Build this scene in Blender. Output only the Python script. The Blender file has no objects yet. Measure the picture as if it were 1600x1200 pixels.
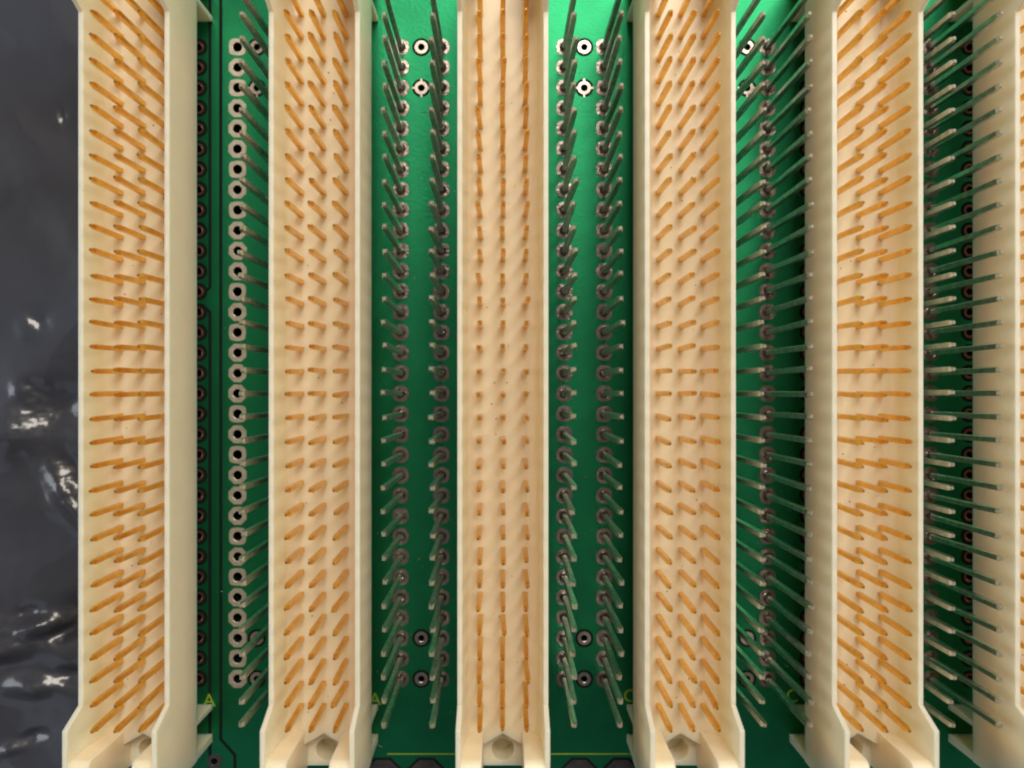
import bpy, bmesh, math, random
from mathutils import Vector, Matrix, noise
from mathutils.geometry import delaunay_2d_cdt
random.seed(7)
C = bpy.context.scene.collection
S = bpy.context.scene
S.unit_settings.scale_length = 0.01          # 1 unit = 1 cm; all sizes below are given in mm and scaled by 0.1
U = 0.1

# ---------------------------------------------------------------- camera
FPX = 1153.0
CZ = FPX/12.536
cam = bpy.data.cameras.new('camera'); co = bpy.data.objects.new('camera', cam); C.objects.link(co)
co.location = (0, 0, CZ*U)
cam.sensor_width = 36; cam.lens = 36*FPX/1600
cam.shift_x = 15/1600; cam.shift_y = 15/1600
cam.clip_start = 0.05; cam.clip_end = 1000
cam.dof.use_dof = True; cam.dof.focus_distance = (CZ-8.0)*U; cam.dof.aperture_fstop = 0.155
S.camera = co

# ---------------------------------------------------------------- light
w = bpy.data.worlds.new('World'); S.world = w; w.use_nodes = True
bg = w.node_tree.nodes['Background']; bg.inputs[0].default_value = (0.86, 0.92, 1.0, 1); bg.inputs[1].default_value = 0.13
def area(name, loc, size, power, col):
    l = bpy.data.lights.new(name, 'AREA'); l.shape = 'RECTANGLE'; l.size, l.size_y = size; l.energy = power; l.color = col
    o = bpy.data.objects.new(name, l); C.objects.link(o); o.location = loc
    o.rotation_euler = (Vector((0, 0, 0))-Vector(loc)).to_track_quat('-Z', 'Y').to_euler()
    return o
area('ceiling_lamp', (9, 30, 42), (30, 15), 20500, (1.0, 0.92, 0.80))
area('left_fill', (-105, 8, 42), (60, 50), 34000, (0.86, 0.93, 1.0))  # added fill, no known window; brightens the left-facing connector walls
area('low_window_light', (-60, -58, 62), (60, 40), 3200, (0.66, 0.80, 1.0))
area('right_fill', (80, 22, 58), (50, 60), 31000, (1.0, 0.93, 0.82))  # added fill from the right so the connector side walls read brighter
S.view_settings.view_transform = 'Standard'; S.view_settings.look = 'None'
S.view_settings.exposure = 0.12; S.view_settings.gamma = 1
S.render.engine = 'CYCLES'; S.cycles.filter_width = 2.0
S.render.resolution_x = 1024; S.render.resolution_y = 768

# ---------------------------------------------------------------- materials
def mat(name, col, rough=0.5, metal=0.0, var=0.0, vscale=8, bump=0.0, bscale=60, coat=0.0, sss=0.0, spec=0.5, col2=None, rvar=0.0, coatr=0.1):
    m = bpy.data.materials.new(name); m.use_nodes = True
    nt = m.node_tree; N = nt.nodes; L = nt.links; b = N['Principled BSDF']
    b.inputs['Base Color'].default_value = (*col, 1); b.inputs['Roughness'].default_value = rough
    b.inputs['Metallic'].default_value = metal; b.inputs['Specular IOR Level'].default_value = spec
    b.inputs['Coat Weight'].default_value = coat; b.inputs['Coat Roughness'].default_value = coatr
    if sss:
        b.inputs['Subsurface Weight'].default_value = sss
        b.inputs['Subsurface Radius'].default_value = (1.0, 0.75, 0.48); b.inputs['Subsurface Scale'].default_value = 0.25
    tc = N.new('ShaderNodeTexCoord'); geo = N.new('ShaderNodeNewGeometry')
    if var:
        n = N.new('ShaderNodeTexNoise'); n.inputs['Scale'].default_value = vscale; n.inputs['Detail'].default_value = 5
        L.new(geo.outputs['Position'], n.inputs['Vector'])
        r = N.new('ShaderNodeValToRGB'); r.color_ramp.elements[0].position = 0.3; r.color_ramp.elements[1].position = 0.7
        c2 = col2 or tuple(min(1, c*(1+var)) for c in col)
        c1 = tuple(c*(1-var) for c in col)
        r.color_ramp.elements[0].color = (*c1, 1); r.color_ramp.elements[1].color = (*c2, 1)
        L.new(n.outputs['Fac'], r.inputs['Fac']); L.new(r.outputs['Color'], b.inputs['Base Color'])
        if rvar:
            mr = N.new('ShaderNodeMapRange'); mr.inputs['To Min'].default_value = max(0.02, rough-rvar); mr.inputs['To Max'].default_value = rough+rvar
            n3 = N.new('ShaderNodeTexNoise'); n3.inputs['Scale'].default_value = vscale*3; L.new(geo.outputs['Position'], n3.inputs['Vector'])
            L.new(n3.outputs['Fac'], mr.inputs['Value']); L.new(mr.outputs['Result'], b.inputs['Roughness'])
    if bump:
        n2 = N.new('ShaderNodeTexNoise'); n2.inputs['Scale'].default_value = bscale; n2.inputs['Detail'].default_value = 4
        L.new(geo.outputs['Position'], n2.inputs['Vector'])
        bu = N.new('ShaderNodeBump'); bu.inputs['Strength'].default_value = bump; bu.inputs['Distance'].default_value = 0.01
        L.new(n2.outputs['Fac'], bu.inputs['Height']); L.new(bu.outputs['Normal'], b.inputs['Normal'])
    return m
M = {}
M['plastic'] = mat('ivory_plastic', (0.92, 0.775, 0.555), 0.36, var=0.03, vscale=2.5, bump=0.10, bscale=45, sss=0.8)
M['gold'] = mat('gold_plating', (0.84, 0.49, 0.085), 0.20, 1.0, var=0.12, vscale=9, bump=0.3, bscale=70)
M['tin'] = mat('tin_plating', (0.76, 0.77, 0.73), 0.28, 1.0, var=0.2, vscale=12, bump=0.35, bscale=60)
M['mask'] = mat('green_solder_mask', (0.016, 0.205, 0.085), 0.41, 0.93, var=0.12, vscale=1.5, bump=0.2, bscale=25, spec=0.35)
M['pad'] = mat('tinned_pad', (0.50, 0.45, 0.36), 0.42, 0.6, var=0.12, vscale=10, bump=0.3, bscale=30)
M['solder'] = mat('solder', (0.28, 0.24, 0.21), 0.30, 1.0, var=0.25, vscale=14, bump=0.8, bscale=22)
M['viametal'] = mat('via_plating', (0.42, 0.36, 0.31), 0.30, 1.0, var=0.15, vscale=10)
M['copper'] = mat('copper_ring', (0.26, 0.13, 0.08), 0.4, 1.0, var=0.2, vscale=10)
M['dark'] = mat('bare_laminate_hole_shade', (0.004, 0.010, 0.007), 0.8, var=0.2, vscale=5, spec=0.15)
M['big'] = mat('oxidised_ring', (0.10, 0.085, 0.085), 0.45, 0.8, var=0.3, vscale=6)
M['tintip'] = mat('cut_pin_end', (0.30, 0.27, 0.20), 0.6, 0.4, var=0.2, vscale=12)
M['goldtip'] = mat('cut_contact_end', (0.40, 0.20, 0.04), 0.5, 0.7, var=0.35, vscale=12)
M['speck'] = mat('dark_dust', (0.12, 0.08, 0.05), 0.9)
M['dust'] = mat('dust', (0.45, 0.43, 0.38), 0.8)
M['silk'] = mat('yellow_ink', (0.24, 0.36, 0.02), 0.5, var=0.1)
M['table'] = mat('table_surface', (0.05, 0.045, 0.045), 0.6, var=0.2, vscale=1)
M['bag'] = mat('antistatic_film', (0.046, 0.036, 0.035), 0.50, 0.0, var=0.45, vscale=0.35, bump=0.06, bscale=3.0, spec=0.35, coat=0.9, coatr=0.16, rvar=0.08, col2=(0.042, 0.046, 0.064))  # bluish tone in the mottling paints in a window reflection

# ---------------------------------------------------------------- helpers
def link(name, me, parent=None, loc=(0, 0, 0), rot=(0, 0, 0)):
    o = bpy.data.objects.new(name, me); C.objects.link(o)
    if parent: o.parent = parent
    o.location = [c*U for c in loc]; o.rotation_euler = rot
    return o
def mesh_of(name, bm, m, smooth=False):
    bmesh.ops.recalc_face_normals(bm, faces=bm.faces[:])
    for v in bm.verts: v.co *= U
    me = bpy.data.meshes.new(name); bm.to_mesh(me); bm.free(); me.materials.append(M[m])
    if smooth:
        for p in me.polygons: p.use_smooth = True
    return me
def prism(bm, pts, axis, a, b):
    """closed prism: polygon pts in the plane across the axis, from a to b"""
    def P(p, t): return {'x': (t, p[0], p[1]), 'y': (p[0], t, p[1]), 'z': (p[0], p[1], t)}[axis]
    A = [bm.verts.new(P(p, a)) for p in pts]; B = [bm.verts.new(P(p, b)) for p in pts]
    bm.faces.new(A); bm.faces.new(B[::-1])
    n = len(pts)
    for i in range(n): bm.faces.new((A[i], B[i], B[(i+1) % n], A[(i+1) % n]))
def box(bm, x0, x1, y0, y1, z0, z1): prism(bm, [(x0, y0), (x1, y0), (x1, y1), (x0, y1)], 'z', z0, z1)
def lathe(bm, prof, n=16, sq=0.0, ph=0.0):
    """revolve (r, z) pairs; sq > 0 squares off the outer outline"""
    rings = []
    for r, z, s in [(p[0], p[1], p[2] if len(p) > 2 else 0) for p in prof]:
        ring = []
        for i in range(n):
            a = 2*math.pi*(i+0.5)/n+ph
            k = 1.0
            if s: k = 1+s*(1/max(abs(math.cos(a)), abs(math.sin(a)))-1)
            ring.append(bm.verts.new((r*k*math.cos(a), r*k*math.sin(a), z)))
        rings.append(ring)
    for A, B in zip(rings, rings[1:]):
        for i in range(n): bm.faces.new((A[i], A[(i+1) % n], B[(i+1) % n], B[i]))
    return rings
def pin_mesh(name, z0, z1, m, w=0.31, tip=0.55, tw=0.13):
    bm = bmesh.new(); c = 0.05
    def ring(h, z): return [bm.verts.new((x, y, z)) for x, y in ((-h+c, -h), (h-c, -h), (h, -h+c), (h, h-c), (h-c, h), (-h+c, h), (-h, h-c), (-h, -h+c))]
    R = [ring(w, z0), ring(w, z1-tip), ring(tw+0.03, z1-0.05), ring(tw, z1)]
    for A, B in zip(R, R[1:]):
        for i in range(8): bm.faces.new((A[i], A[(i+1) % 8], B[(i+1) % 8], B[i]))
    bm.faces.new(R[-1]); bm.faces.new(R[0][::-1])
    me = mesh_of(name, bm, m); me.materials.append(M[m+'tip'])
    for p in me.polygons:
        if p.center.z > (z1-0.06)*U: p.material_index = 1
    return me
def tag(o, label=None, cat=None, group=None, kind=None):
    for k, v in (('label', label), ('category', cat), ('group', group), ('kind', kind)):
        if v: o[k] = v
    return o

# ---------------------------------------------------------------- table and bag
bm = bmesh.new(); box(bm, -150, 150, -120, 120, -12, -8)
tag(link('table', mesh_of('table', bm, 'table')), kind='structure')

def bag_h(x, y):
    h = -5.0 + 0.9*noise.noise(Vector((x*0.035, y*0.028, 1.3))) + 0.55*noise.noise(Vector((x*0.09+y*0.05, y*0.05, 4.1)))
    # ridged creases
    q = noise.noise(Vector((x*0.06+0.3*y*0.06, y*0.09, 9.2)))
    h += 1.0*(0.35-abs(q))*0.8
    # creased facets tilted towards the lamp: (x, y, length, width, angle, strength)
    for cx, cy, L_, W_, an, K in FOLDS:
        dx, dy = x-cx, y-cy
        if abs(dx) > 15 or abs(dy) > 15: continue
        a = dx*math.cos(an)+dy*math.sin(an); b = -dx*math.sin(an)+dy*math.cos(an)
        b += 0.35*W_*noise.noise(Vector((a*0.35, b*0.3, cy)))
        e = math.exp(-(a/(L_*1.3))**2-(b/(W_*1.7))**2)
        if e < 0.004: continue
        cv = (Vector((0, 0, CZ))-Vector((cx, cy, -4))).normalized(); lv = (Vector((90, 300, 420))-Vector((cx, cy, -4))).normalized(); hv = cv+lv
        h -= e*K*(hv.x*dx+hv.y*dy)/hv.z               # slope that sends the lamp to the viewer
        h += e*(0.13*noise.noise(Vector((x*0.9, y*0.9, 3)))+0.045*noise.noise(Vector((x*2.1, y*2.1, 8))))
    h += 0.035*noise.noise(Vector((x*0.5, y*0.5, 7)))
    return h
FOLDS = [(-62.0, -3.6, 4.6, 1.8, 0.45, 1.05), (-57.0, -11.2, 3.0, 1.3, -1.0, 1.2),
         (-55.2, -15.0, 2.6, 0.9, -0.9, 1.1), (-62.5, 0.5, 1.2, 0.7, -0.4, 0.8),
         (-58.0, -29.6, 3.8, 1.1, 0.35, 1.2), (-62.0, -32.6, 4.5, 0.8, 0.25, 1.1), (-64, -30, 2.5, 0.7, 0.35, 0.9),
         (-58.6, -37.6, 3.4, 0.8, 0.12, 1.1), (-58.0, 36.2, 0.5, 0.5, 0, 1.0), (-61.5, 9.0, 1.2, 0.9, -0.3, 0.7), (-63, -45.8, 1.8, 0.5, 0.4, 0.9)]
def steps(*seg):
    out = [seg[0][0]]
    for lo_, hi_, st in seg:
        n = max(1, round((hi_-lo_)/st)); out += [lo_+(hi_-lo_)*(k+1)/n for k in range(n)]
    return out
XS = steps((-110, -72, 1.0), (-72, -48, 0.17), (-48, -25, 1.2)); YS = steps((-80, -52, 1.0), (-52, 14, 0.17), (14, 52, 0.4), (52, 80, 1.0))
NX, NY = len(XS)-1, len(YS)-1
vs = []; fs = []
for j in range(NY+1):
    for i in range(NX+1):
        x = XS[i]; y = YS[j]
        z = bag_h(x, y)
        if x > -46: z = min(z, -3.6)
        vs.append((x*U, y*U, z*U))
for j in range(NY):
    for i in range(NX):
        a = j*(NX+1)+i; fs.append((a, a+1, a+NX+2, a+NX+1))
me = bpy.data.meshes.new('plastic_bag'); me.from_pydata(vs, [], fs); me.materials.append(M['bag'])
for p in me.polygons: p.use_smooth = True
bag = link('plastic_bag', me)
tag(bag, 'crumpled dark shiny plastic antistatic bag lying under the left edge of the green board', 'bag')
sm = bag.modifiers.new('thickness', 'SOLIDIFY'); sm.thickness = 0.01; sm.offset = -1

# ---------------------------------------------------------------- circuit board
P = 2.54
ROWS = [(17-i)*P for i in range(32)]             # y of the 32 rows, top to bottom
board = bpy.data.objects.new('circuit_board', None); C.objects.link(board)
tag(board, 'green printed circuit board carrying rows of bare pins between the cream connectors', 'circuit board')
def bx(px): return (px-785)/12.536
def by(py): return (615-py)/12.536
holes = []                                       # x, y, hole radius
PADC = -33.0
for y in ROWS: holes.append((PADC, y, 0.58))
UNDER = [-37.85, 38.1, 58.2]
for x in UNDER:
    for y in ROWS: holes.append((x, y, 0.42))
VIA = []
for x in (-30.6, -10.1, 10.2, 30.5, 50.8):
    for y in (ROWS[0], ROWS[2], ROWS[29], ROWS[31]): VIA.append((x, y))
for x, y in VIA: holes.append((x, y, 0.40))
BIG = [(-14.9, by(1214)), (-9.5, by(1214)), (9.6, by(1214)), (14.8, by(1214))]
for x, y in BIG: holes.append((x, y, 1.0))
SM = (bx(335), by(1190)); holes.append((*SM, 0.42))
BX0, BX1, BY0, BY1 = -46.5, 76, -62, 62
pts = [Vector(p) for p in ((BX0, BY0), (BX1, BY0), (BX1, BY1), (BX0, BY1))]
edges = [(0, 1), (1, 2), (2, 3), (3, 0)]
NH = 16
for x, y, r in holes:
    s = len(pts)
    for i in range(NH):
        a = 2*math.pi*(i+0.5)/NH; pts.append(Vector((x+r*math.cos(a), y+r*math.sin(a))))
        edges.append((s+i, s+(i+1) % NH))
res = delaunay_2d_cdt(pts, edges, [], 0, 1e-6)
V2, F2 = res[0], res[2]
bm = bmesh.new()
tv = [bm.verts.new((v.x, v.y, 0)) for v in V2]
grid = {}
for h in holes: grid.setdefault((int(h[0]//4), int(h[1]//4)), []).append(h)
def in_hole(x, y):
    gx, gy = int(x//4), int(y//4)
    for i in (-1, 0, 1):
        for j in (-1, 0, 1):
            for hx, hy, r in grid.get((gx+i, gy+j), ()):
                if (x-hx)**2+(y-hy)**2 < (r*0.97)**2: return True
    return False
for f in F2:
    c = sum((V2[i] for i in f), Vector((0, 0)))/len(f)
    if not in_hole(c.x, c.y): bm.faces.new([tv[i] for i in f])
lo = [bm.verts.new((x, y, -3.2)) for x, y in ((BX0, BY0), (BX1, BY0), (BX1, BY1), (BX0, BY1))]
for i in range(4): bm.faces.new((tv[i], tv[(i+1) % 4], lo[(i+1) % 4], lo[i]))
bm.faces.new(lo)
link('board_panel', mesh_of('board_panel', bm, 'mask'), board)

# empty plated pads, round and square by turns
def ring_pad(name, ro, ri, m, s=0.0, n=16, z=0.06, depth=-2.9):
    bm = bmesh.new()
    lathe(bm, [(ro, 0.0, s), (ro-0.04, z, s), (ri+0.06, z), (ri, z-0.03), (ri-0.02, depth)], n)
    me = mesh_of(name, bm, m); me.materials.append(M['dark'])
    for p in me.polygons[-n:]: p.material_index = 1  # plated barrel wall coloured dark: shade inside the hole is painted on
    return me
pm = [ring_pad('plated_hole', 1.20, 0.58, 'pad', 0.22, 8), ring_pad('plated_hole', 1.10, 0.58, 'pad', 0.55, 24)]
for i, y in enumerate(ROWS):
    link('plated_hole', pm[0 if i % 3 == 1 else (i+1) % 2], board, (PADC+random.uniform(-.03, .03), y, 0), (0, 0, random.uniform(-.06, .06)))
# rings half under the shrouds, each in a dark clearance ring
um = ring_pad('ring_hole', 0.72, 0.42, 'copper', 0, 16)
bm = bmesh.new(); lathe(bm, [(0.70, 0.012), (1.08, 0.012), (1.09, 0.0)], 20); clear_me = mesh_of('clearance', bm, 'dark')
for x in UNDER:
    for y in ROWS:
        o = link('ring_hole', um, board, (x, y, 0)); link('clearance', clear_me, o)
vm = ring_pad('via', 0.86, 0.40, 'viametal', 0, 20)
bm = bmesh.new(); lathe(bm, [(0.84, 0.013), (1.13, 0.013), (1.14, 0.0)], 24); vclear = mesh_of('clearance', bm, 'dark')
bm = bmesh.new()
for k in range(4):
    a = k*math.pi/2+math.pi/2
    M4 = Matrix.Rotation(a, 4, 'Z'); vv = len(bm.verts)
    box(bm, 0.80, 1.14, -0.12, 0.12, 0.0, 0.03)
    for v in list(bm.verts)[vv:]: v.co = M4 @ v.co
spoke = mesh_of('spoke', bm, 'mask'); spoke.materials[0] = M['viametal']
for i, (x, y) in enumerate(VIA):
    o = link('via', vm, board, (x, y, 0)); link('clearance', vclear, o)
    if i % 4 in (1,): link('spoke', spoke, o)
# big dark octagonal rings by the lower edge
bm = bmesh.new(); lathe(bm, [(2.3, 0.0), (2.26, 0.06), (1.1, 0.06), (1.0, 0.03), (0.98, -2.9)], 8); bigm = mesh_of('mounting_ring', bm, 'big')
bm = bmesh.new(); lathe(bm, [(2.2, 0.014), (2.62, 0.014), (2.63, 0.0)], 8); bigc = mesh_of('clearance', bm, 'dark')
for x, y in BIG:
    o = link('mounting_ring', bigm, board, (x, y, 0)); link('clearance', bigc, o)
o = link('via', ring_pad('via', 0.98, 0.42, 'big', 0, 20), board, (*SM, 0))
# dark isolation lines in the copper
def line(name, pts_, w, m, z=0.016):
    bm = bmesh.new()
    L_, R_ = [], []
    n = len(pts_)
    for i, p in enumerate(pts_):
        a = Vector(pts_[max(0, i-1)]); b = Vector(pts_[min(n-1, i+1)]); p = Vector(p)
        d1 = (p-a).normalized() if i else (b-p).normalized(); d2 = (b-p).normalized() if i < n-1 else d1
        t = (d1+d2).normalized(); nr = Vector((-t.y, t.x)); k = w/2/max(0.3, nr.dot(Vector((-d1.y, d1.x))))
        L_.append(bm.verts.new((*(p+nr*k), z))); R_.append(bm.verts.new((*(p-nr*k), z)))
    for i in range(n-1): bm.faces.new((L_[i], R_[i], R_[i+1], L_[i+1]))
    g = bmesh.ops.extrude_face_region(bm, geom=bm.faces[:])
    for e in g['geom']:
        if isinstance(e, bmesh.types.BMVert): e.co.z = 0.0005
    return link(name, mesh_of(name, bm, m), board)
line('isolation_line', [(bx(345), by(-80)), (bx(345), by(1155)), (bx(367), by(1180)), (bx(367), by(1300))], 0.40, 'dark')
line('isolation_line', [(bx(328), by(-80)), (bx(328), by(449)), (bx(315), by(462))], 0.36, 'dark')
line('isolation_line', [(bx(315), by(476)), (bx(328), by(488)), (bx(328), by(1300))], 0.40, 'dark')
# yellow printing
for a, b in ((605, 716), (850, 992)):
    line('printed_line', [(bx(a), by(1178)), (bx(b), by(1178))], 0.14, 'silk', 0.02)
def letter(ch, px, py, size, rot=0):
    cu = bpy.data.curves.new('printed_letter', 'FONT'); cu.body = ch; cu.size = size*U; cu.extrude = 0.0008; cu.align_x = 'CENTER'; cu.align_y = 'CENTER'
    t = bpy.data.objects.new('tmp', cu); C.objects.link(t)
    dg = bpy.context.evaluated_depsgraph_get(); me = bpy.data.meshes.new_from_object(t.evaluated_get(dg))
    bpy.data.objects.remove(t); me.materials.clear(); me.materials.append(M['silk'])
    link('printed_letter', me, board, (bx(px), by(py), 0.02), (0, 0, rot))
letter('A', 327, 1095, 2.3); letter('A', 586, 1093, 2.3); letter('C', 984, 1088, 2.3); letter('C', 1238, 1088, 2.3)

# bare pins with their soldered pads
TIPZ = CZ*(1-12.536/14.62)
greypin = pin_mesh('bare_pin', 0.0, TIPZ, 'tin', 0.30, 0.45, 0.16)
def solder_pad(seed):
    rnd = random.Random(seed); bm = bmesh.new()
    R = lathe(bm, [(1.05, 0.0, .3), (1.01, 0.06, .3), (0.66, 0.07), (0.58, 0.02), (0.50, 0.10), (0.44, 0.28), (0.36, 0.55), (0.05, 0.6)], 16)
    for ring in R[3:7]:
        for v in ring:
            k = 1+rnd.uniform(-.12, .12); v.co.x *= k; v.co.y *= k; v.co.z *= 1+rnd.uniform(-.2, .2)
    return mesh_of('solder_pad', bm, 'solder')
smv = [solder_pad(i) for i in range(5)]
for x in (-27.94, -12.66, -7.6, 7.72, 12.68, 27.94, 33.02, 48.26, 53.34):
    for y in ROWS:
        link('bare_pin', greypin, board, (x+random.uniform(-.03, .03), y+random.uniform(-.03, .03), 0.01),
             (random.gauss(0, .006), random.gauss(0, .006), random.gauss(0, .05)))
        link('solder_pad', random.choice(smv), board, (x, y, 0), (0, 0, random.choice((0, 1, 2, 3))*math.pi/2))

# ---------------------------------------------------------------- connectors
Z0, ZF, ZR, ZE = 4.9, CZ*(1-12.536/13.70), CZ*(1-12.536/14.45), CZ*(1-12.536/15.0)
YC = (ROWS[0]+ROWS[-1])/2                          # middle of the pin field
def housing():
    parts = []
    def piece(f):
        bm = bmesh.new(); f(bm); bmesh.ops.recalc_face_normals(bm, faces=bm.faces[:])
        me = bpy.data.meshes.new('p'); bm.to_mesh(me); bm.free()
        o = bpy.data.objects.new('p', me); C.objects.link(o); parts.append(o)
    H = 47.2
    for s in (-1, 1):                              # the two long walls, taller at both ends
        a, b = sorted((s*4.40, s*4.92))
        prof = [(-H, Z0), (H, Z0), (H, ZE), (39.0, ZE), (37.5, ZR), (-37.5, ZR), (-39.0, ZE), (-H, ZE)]
        piece(lambda bm: prism(bm, prof, 'x', a, b))
        rf = 1.5
        root_ = [(4.45, ZF-0.4), (4.45, ZR-0.35), (4.40, ZR-0.45), (4.05, ZF+rf)]+[(4.05-rf+rf*math.cos(t), ZF+rf-rf*math.sin(t)) for t in [k*math.pi/16 for k in range(1, 8)]]+[(4.05-rf, ZF-0.02), (4.05-rf, ZF-0.4)]
        piece(lambda bm: prism(bm, [(x*s, z) for x, z in root_], 'y', -42.38, 42.38))
    fl = [(-4.7, -42.2), (-2.3, -43.9), (0, -42.6), (2.3, -43.9), (4.7, -42.2)]
    fl = [(-4.7, -44.2), (-2.3, -44.2), (-2.3, -43.9), (0, -42.6), (2.3, -43.9), (2.3, -44.2), (4.7, -44.2)]
    fl = fl+[(-x, -y) for x, y in fl]
    piece(lambda bm: prism(bm, fl, 'z', Z0+0.1, ZF))
    for e in (-1, 1):
        for s in (-1, 1):                          # end blocks
            a, b = sorted((s*2.25, s*4.6)); c, d = sorted((e*42.35, e*(H-0.1)))
            def block(bm):
                zt, rr = ZE-0.02, 0.9
                pr = [(42.35, Z0+0.05), (42.35, zt-rr)]+[(42.35+rr-rr*math.cos(t), zt-rr+rr*math.sin(t)) for t in (0.25, 0.55, 0.9, 1.2)]+[(42.35+rr, zt), (H-0.1, zt), (H-0.1, Z0+0.05)]
                prism(bm, [(y*e, z) for y, z in pr], 'x', a, b)
            piece(block)
        c, d = sorted((e*42.4, e*(H-0.2)))         # lower ledge with a round recess between them
        def ledge(bm):
            box(bm, -2.4, 2.4, c, d, 2.2, 6.3)
        piece(ledge)
        c, d = sorted((e*42.5, e*43.1)); piece(lambda bm: box(bm, -4.86, 4.86, c, d, 0.02, Z0+0.3))      # thin foot
        c, d = sorted((e*46.2, e*(H-0.05))); piece(lambda bm: box(bm, -4.86, 4.86, c, d, 0.02, Z0+0.3))  # end foot
    base = parts[0]
    for p in parts[1:]:
        m = base.modifiers.new('u', 'BOOLEAN'); m.operation = 'UNION'; m.solver = 'EXACT'; m.object = p
    cuts = []
    for e in (-1, 1):
        bm = bmesh.new(); lathe(bm, [(1.3, 3.2), (1.3, 8)], 24)
        bm.faces.new([v for v in bm.verts if v.co.z < 6]); bm.faces.new([v for v in bm.verts if v.co.z > 6])
        for v in bm.verts: v.co.y += e*45.1
        bmesh.ops.recalc_face_normals(bm, faces=bm.faces[:])
        me = bpy.data.meshes.new('c'); bm.to_mesh(me); bm.free(); o = bpy.data.objects.new('c', me); C.objects.link(o); cuts.append(o)
        m = base.modifiers.new('d', 'BOOLEAN'); m.operation = 'DIFFERENCE'; m.solver = 'EXACT'; m.object = o
    bpy.context.view_layer.update()
    dg = bpy.context.evaluated_depsgraph_get()
    me = bpy.data.meshes.new_from_object(base.evaluated_get(dg))
    for o in parts+cuts: bpy.data.objects.remove(o)
    for v in me.vertices: v.co *= U
    me.name = 'housing'; me.materials.clear(); me.materials.append(M['plastic'])
    for p in me.polygons: p.material_index = 0; p.use_smooth = True
    me.set_sharp_from_angle(angle=math.radians(28))
    return me
hme = housing()
GZ = CZ*(1-12.536/14.80)
goldpin = pin_mesh('contact_pin', ZF-0.5, GZ, 'gold', 0.275, 0.75, 0.11)
LAB = ['cream pin connector beside the dark plastic bag at the far left',
       'cream pin connector just right of the column of empty plated holes',
       'cream pin connector in the middle whose gold pins point straight at the viewer',
       'cream pin connector just right of the middle one, its left wall face showing narrowly',
       'cream pin connector with dense slanting grey bare pins on both sides, second from the right',
       'cream pin connector cut off by the right edge of the photo']
for ci, cx in enumerate((-40.95, -20.35, 0.05, 20.33, 40.6, 60.4)):
    root = bpy.data.objects.new('pin_connector', None); C.objects.link(root); root.location = (cx*U, YC*U, 0)
    tag(root, LAB[ci], 'connector', 'cream pin connectors in a row on the board')
    h = link('housing', hme, root)
    bv = h.modifiers.new('bevel', 'BEVEL'); bv.width = 0.016; bv.segments = 3; bv.limit_method = 'ANGLE'; bv.angle_limit = math.radians(40); bv.harden_normals = False
    for kx in (-P, 0, P):
        for y in ROWS:
            link('contact_pin', goldpin, root, (kx+random.uniform(-.03, .03), y-YC, 0), (0, 0, random.gauss(0, .06)))
            o = root.children[-1] if False else None
# slight lean of each contact about its foot
for o in C.objects:
    if o.name.startswith('contact_pin'):
        lx, ly = random.gauss(0, .009), random.gauss(0.018, .011)
        R = Matrix.Translation((o.location.x, o.location.y, ZF*U)) @ Matrix.Rotation(ly, 4, 'X') @ Matrix.Rotation(lx, 4, 'Y') @ Matrix.Rotation(o.rotation_euler.z, 4, 'Z') @ Matrix.Translation((0, 0, -ZF*U))
        o.matrix_basis = R

# dust and lint lying on the board
bm = bmesh.new()
for i in range(170):
    x, y, L_, a = random.uniform(-35, 60), random.uniform(-46, 46), random.choice((0.10, 0.14, 0.2, 0.5, 0.8)), random.uniform(0, 3.14)
    n = 4 if L_ > 0.3 else 1; w_ = 0.035 if L_ > 0.3 else 0.06; k = random.uniform(-1, 1)
    prev = None
    for j in range(n+1):
        t = j/n; aa = a+k*(t-.5); cx, cy = x+math.cos(aa)*L_*(t-.5), y+math.sin(aa)*L_*(t-.5)
        z = 0.03+0.05*math.sin(t*3.1)
        cur = [bm.verts.new((cx-math.sin(aa)*w_/2*q, cy+math.cos(aa)*w_/2*q, z+(0.03 if q == 0 else 0))) for q in (-1, 0, 1)]
        if prev:
            bm.faces.new((prev[0], prev[1], cur[1], cur[0])); bm.faces.new((prev[1], prev[2], cur[2], cur[1])); bm.faces.new((prev[2], prev[0], cur[0], cur[2]))
        prev = cur
tag(link('dust', mesh_of('dust', bm, 'dust'), board), kind='stuff')

# a few specks of dust inside each connector
for root in [o for o in C.objects if o.get('category') == 'connector']:
    bm = bmesh.new()
    for i in range(26):
        x, y, q = random.uniform(-2.4, 2.4), random.uniform(-42, 42), random.uniform(0.04, 0.09)
        bmesh.ops.create_icosphere(bm, subdivisions=1, radius=q, matrix=Matrix.Translation((x, y, ZF+q*0.5)))
    tag(link('dust', mesh_of('dust', bm, 'speck'), root), kind='stuff')
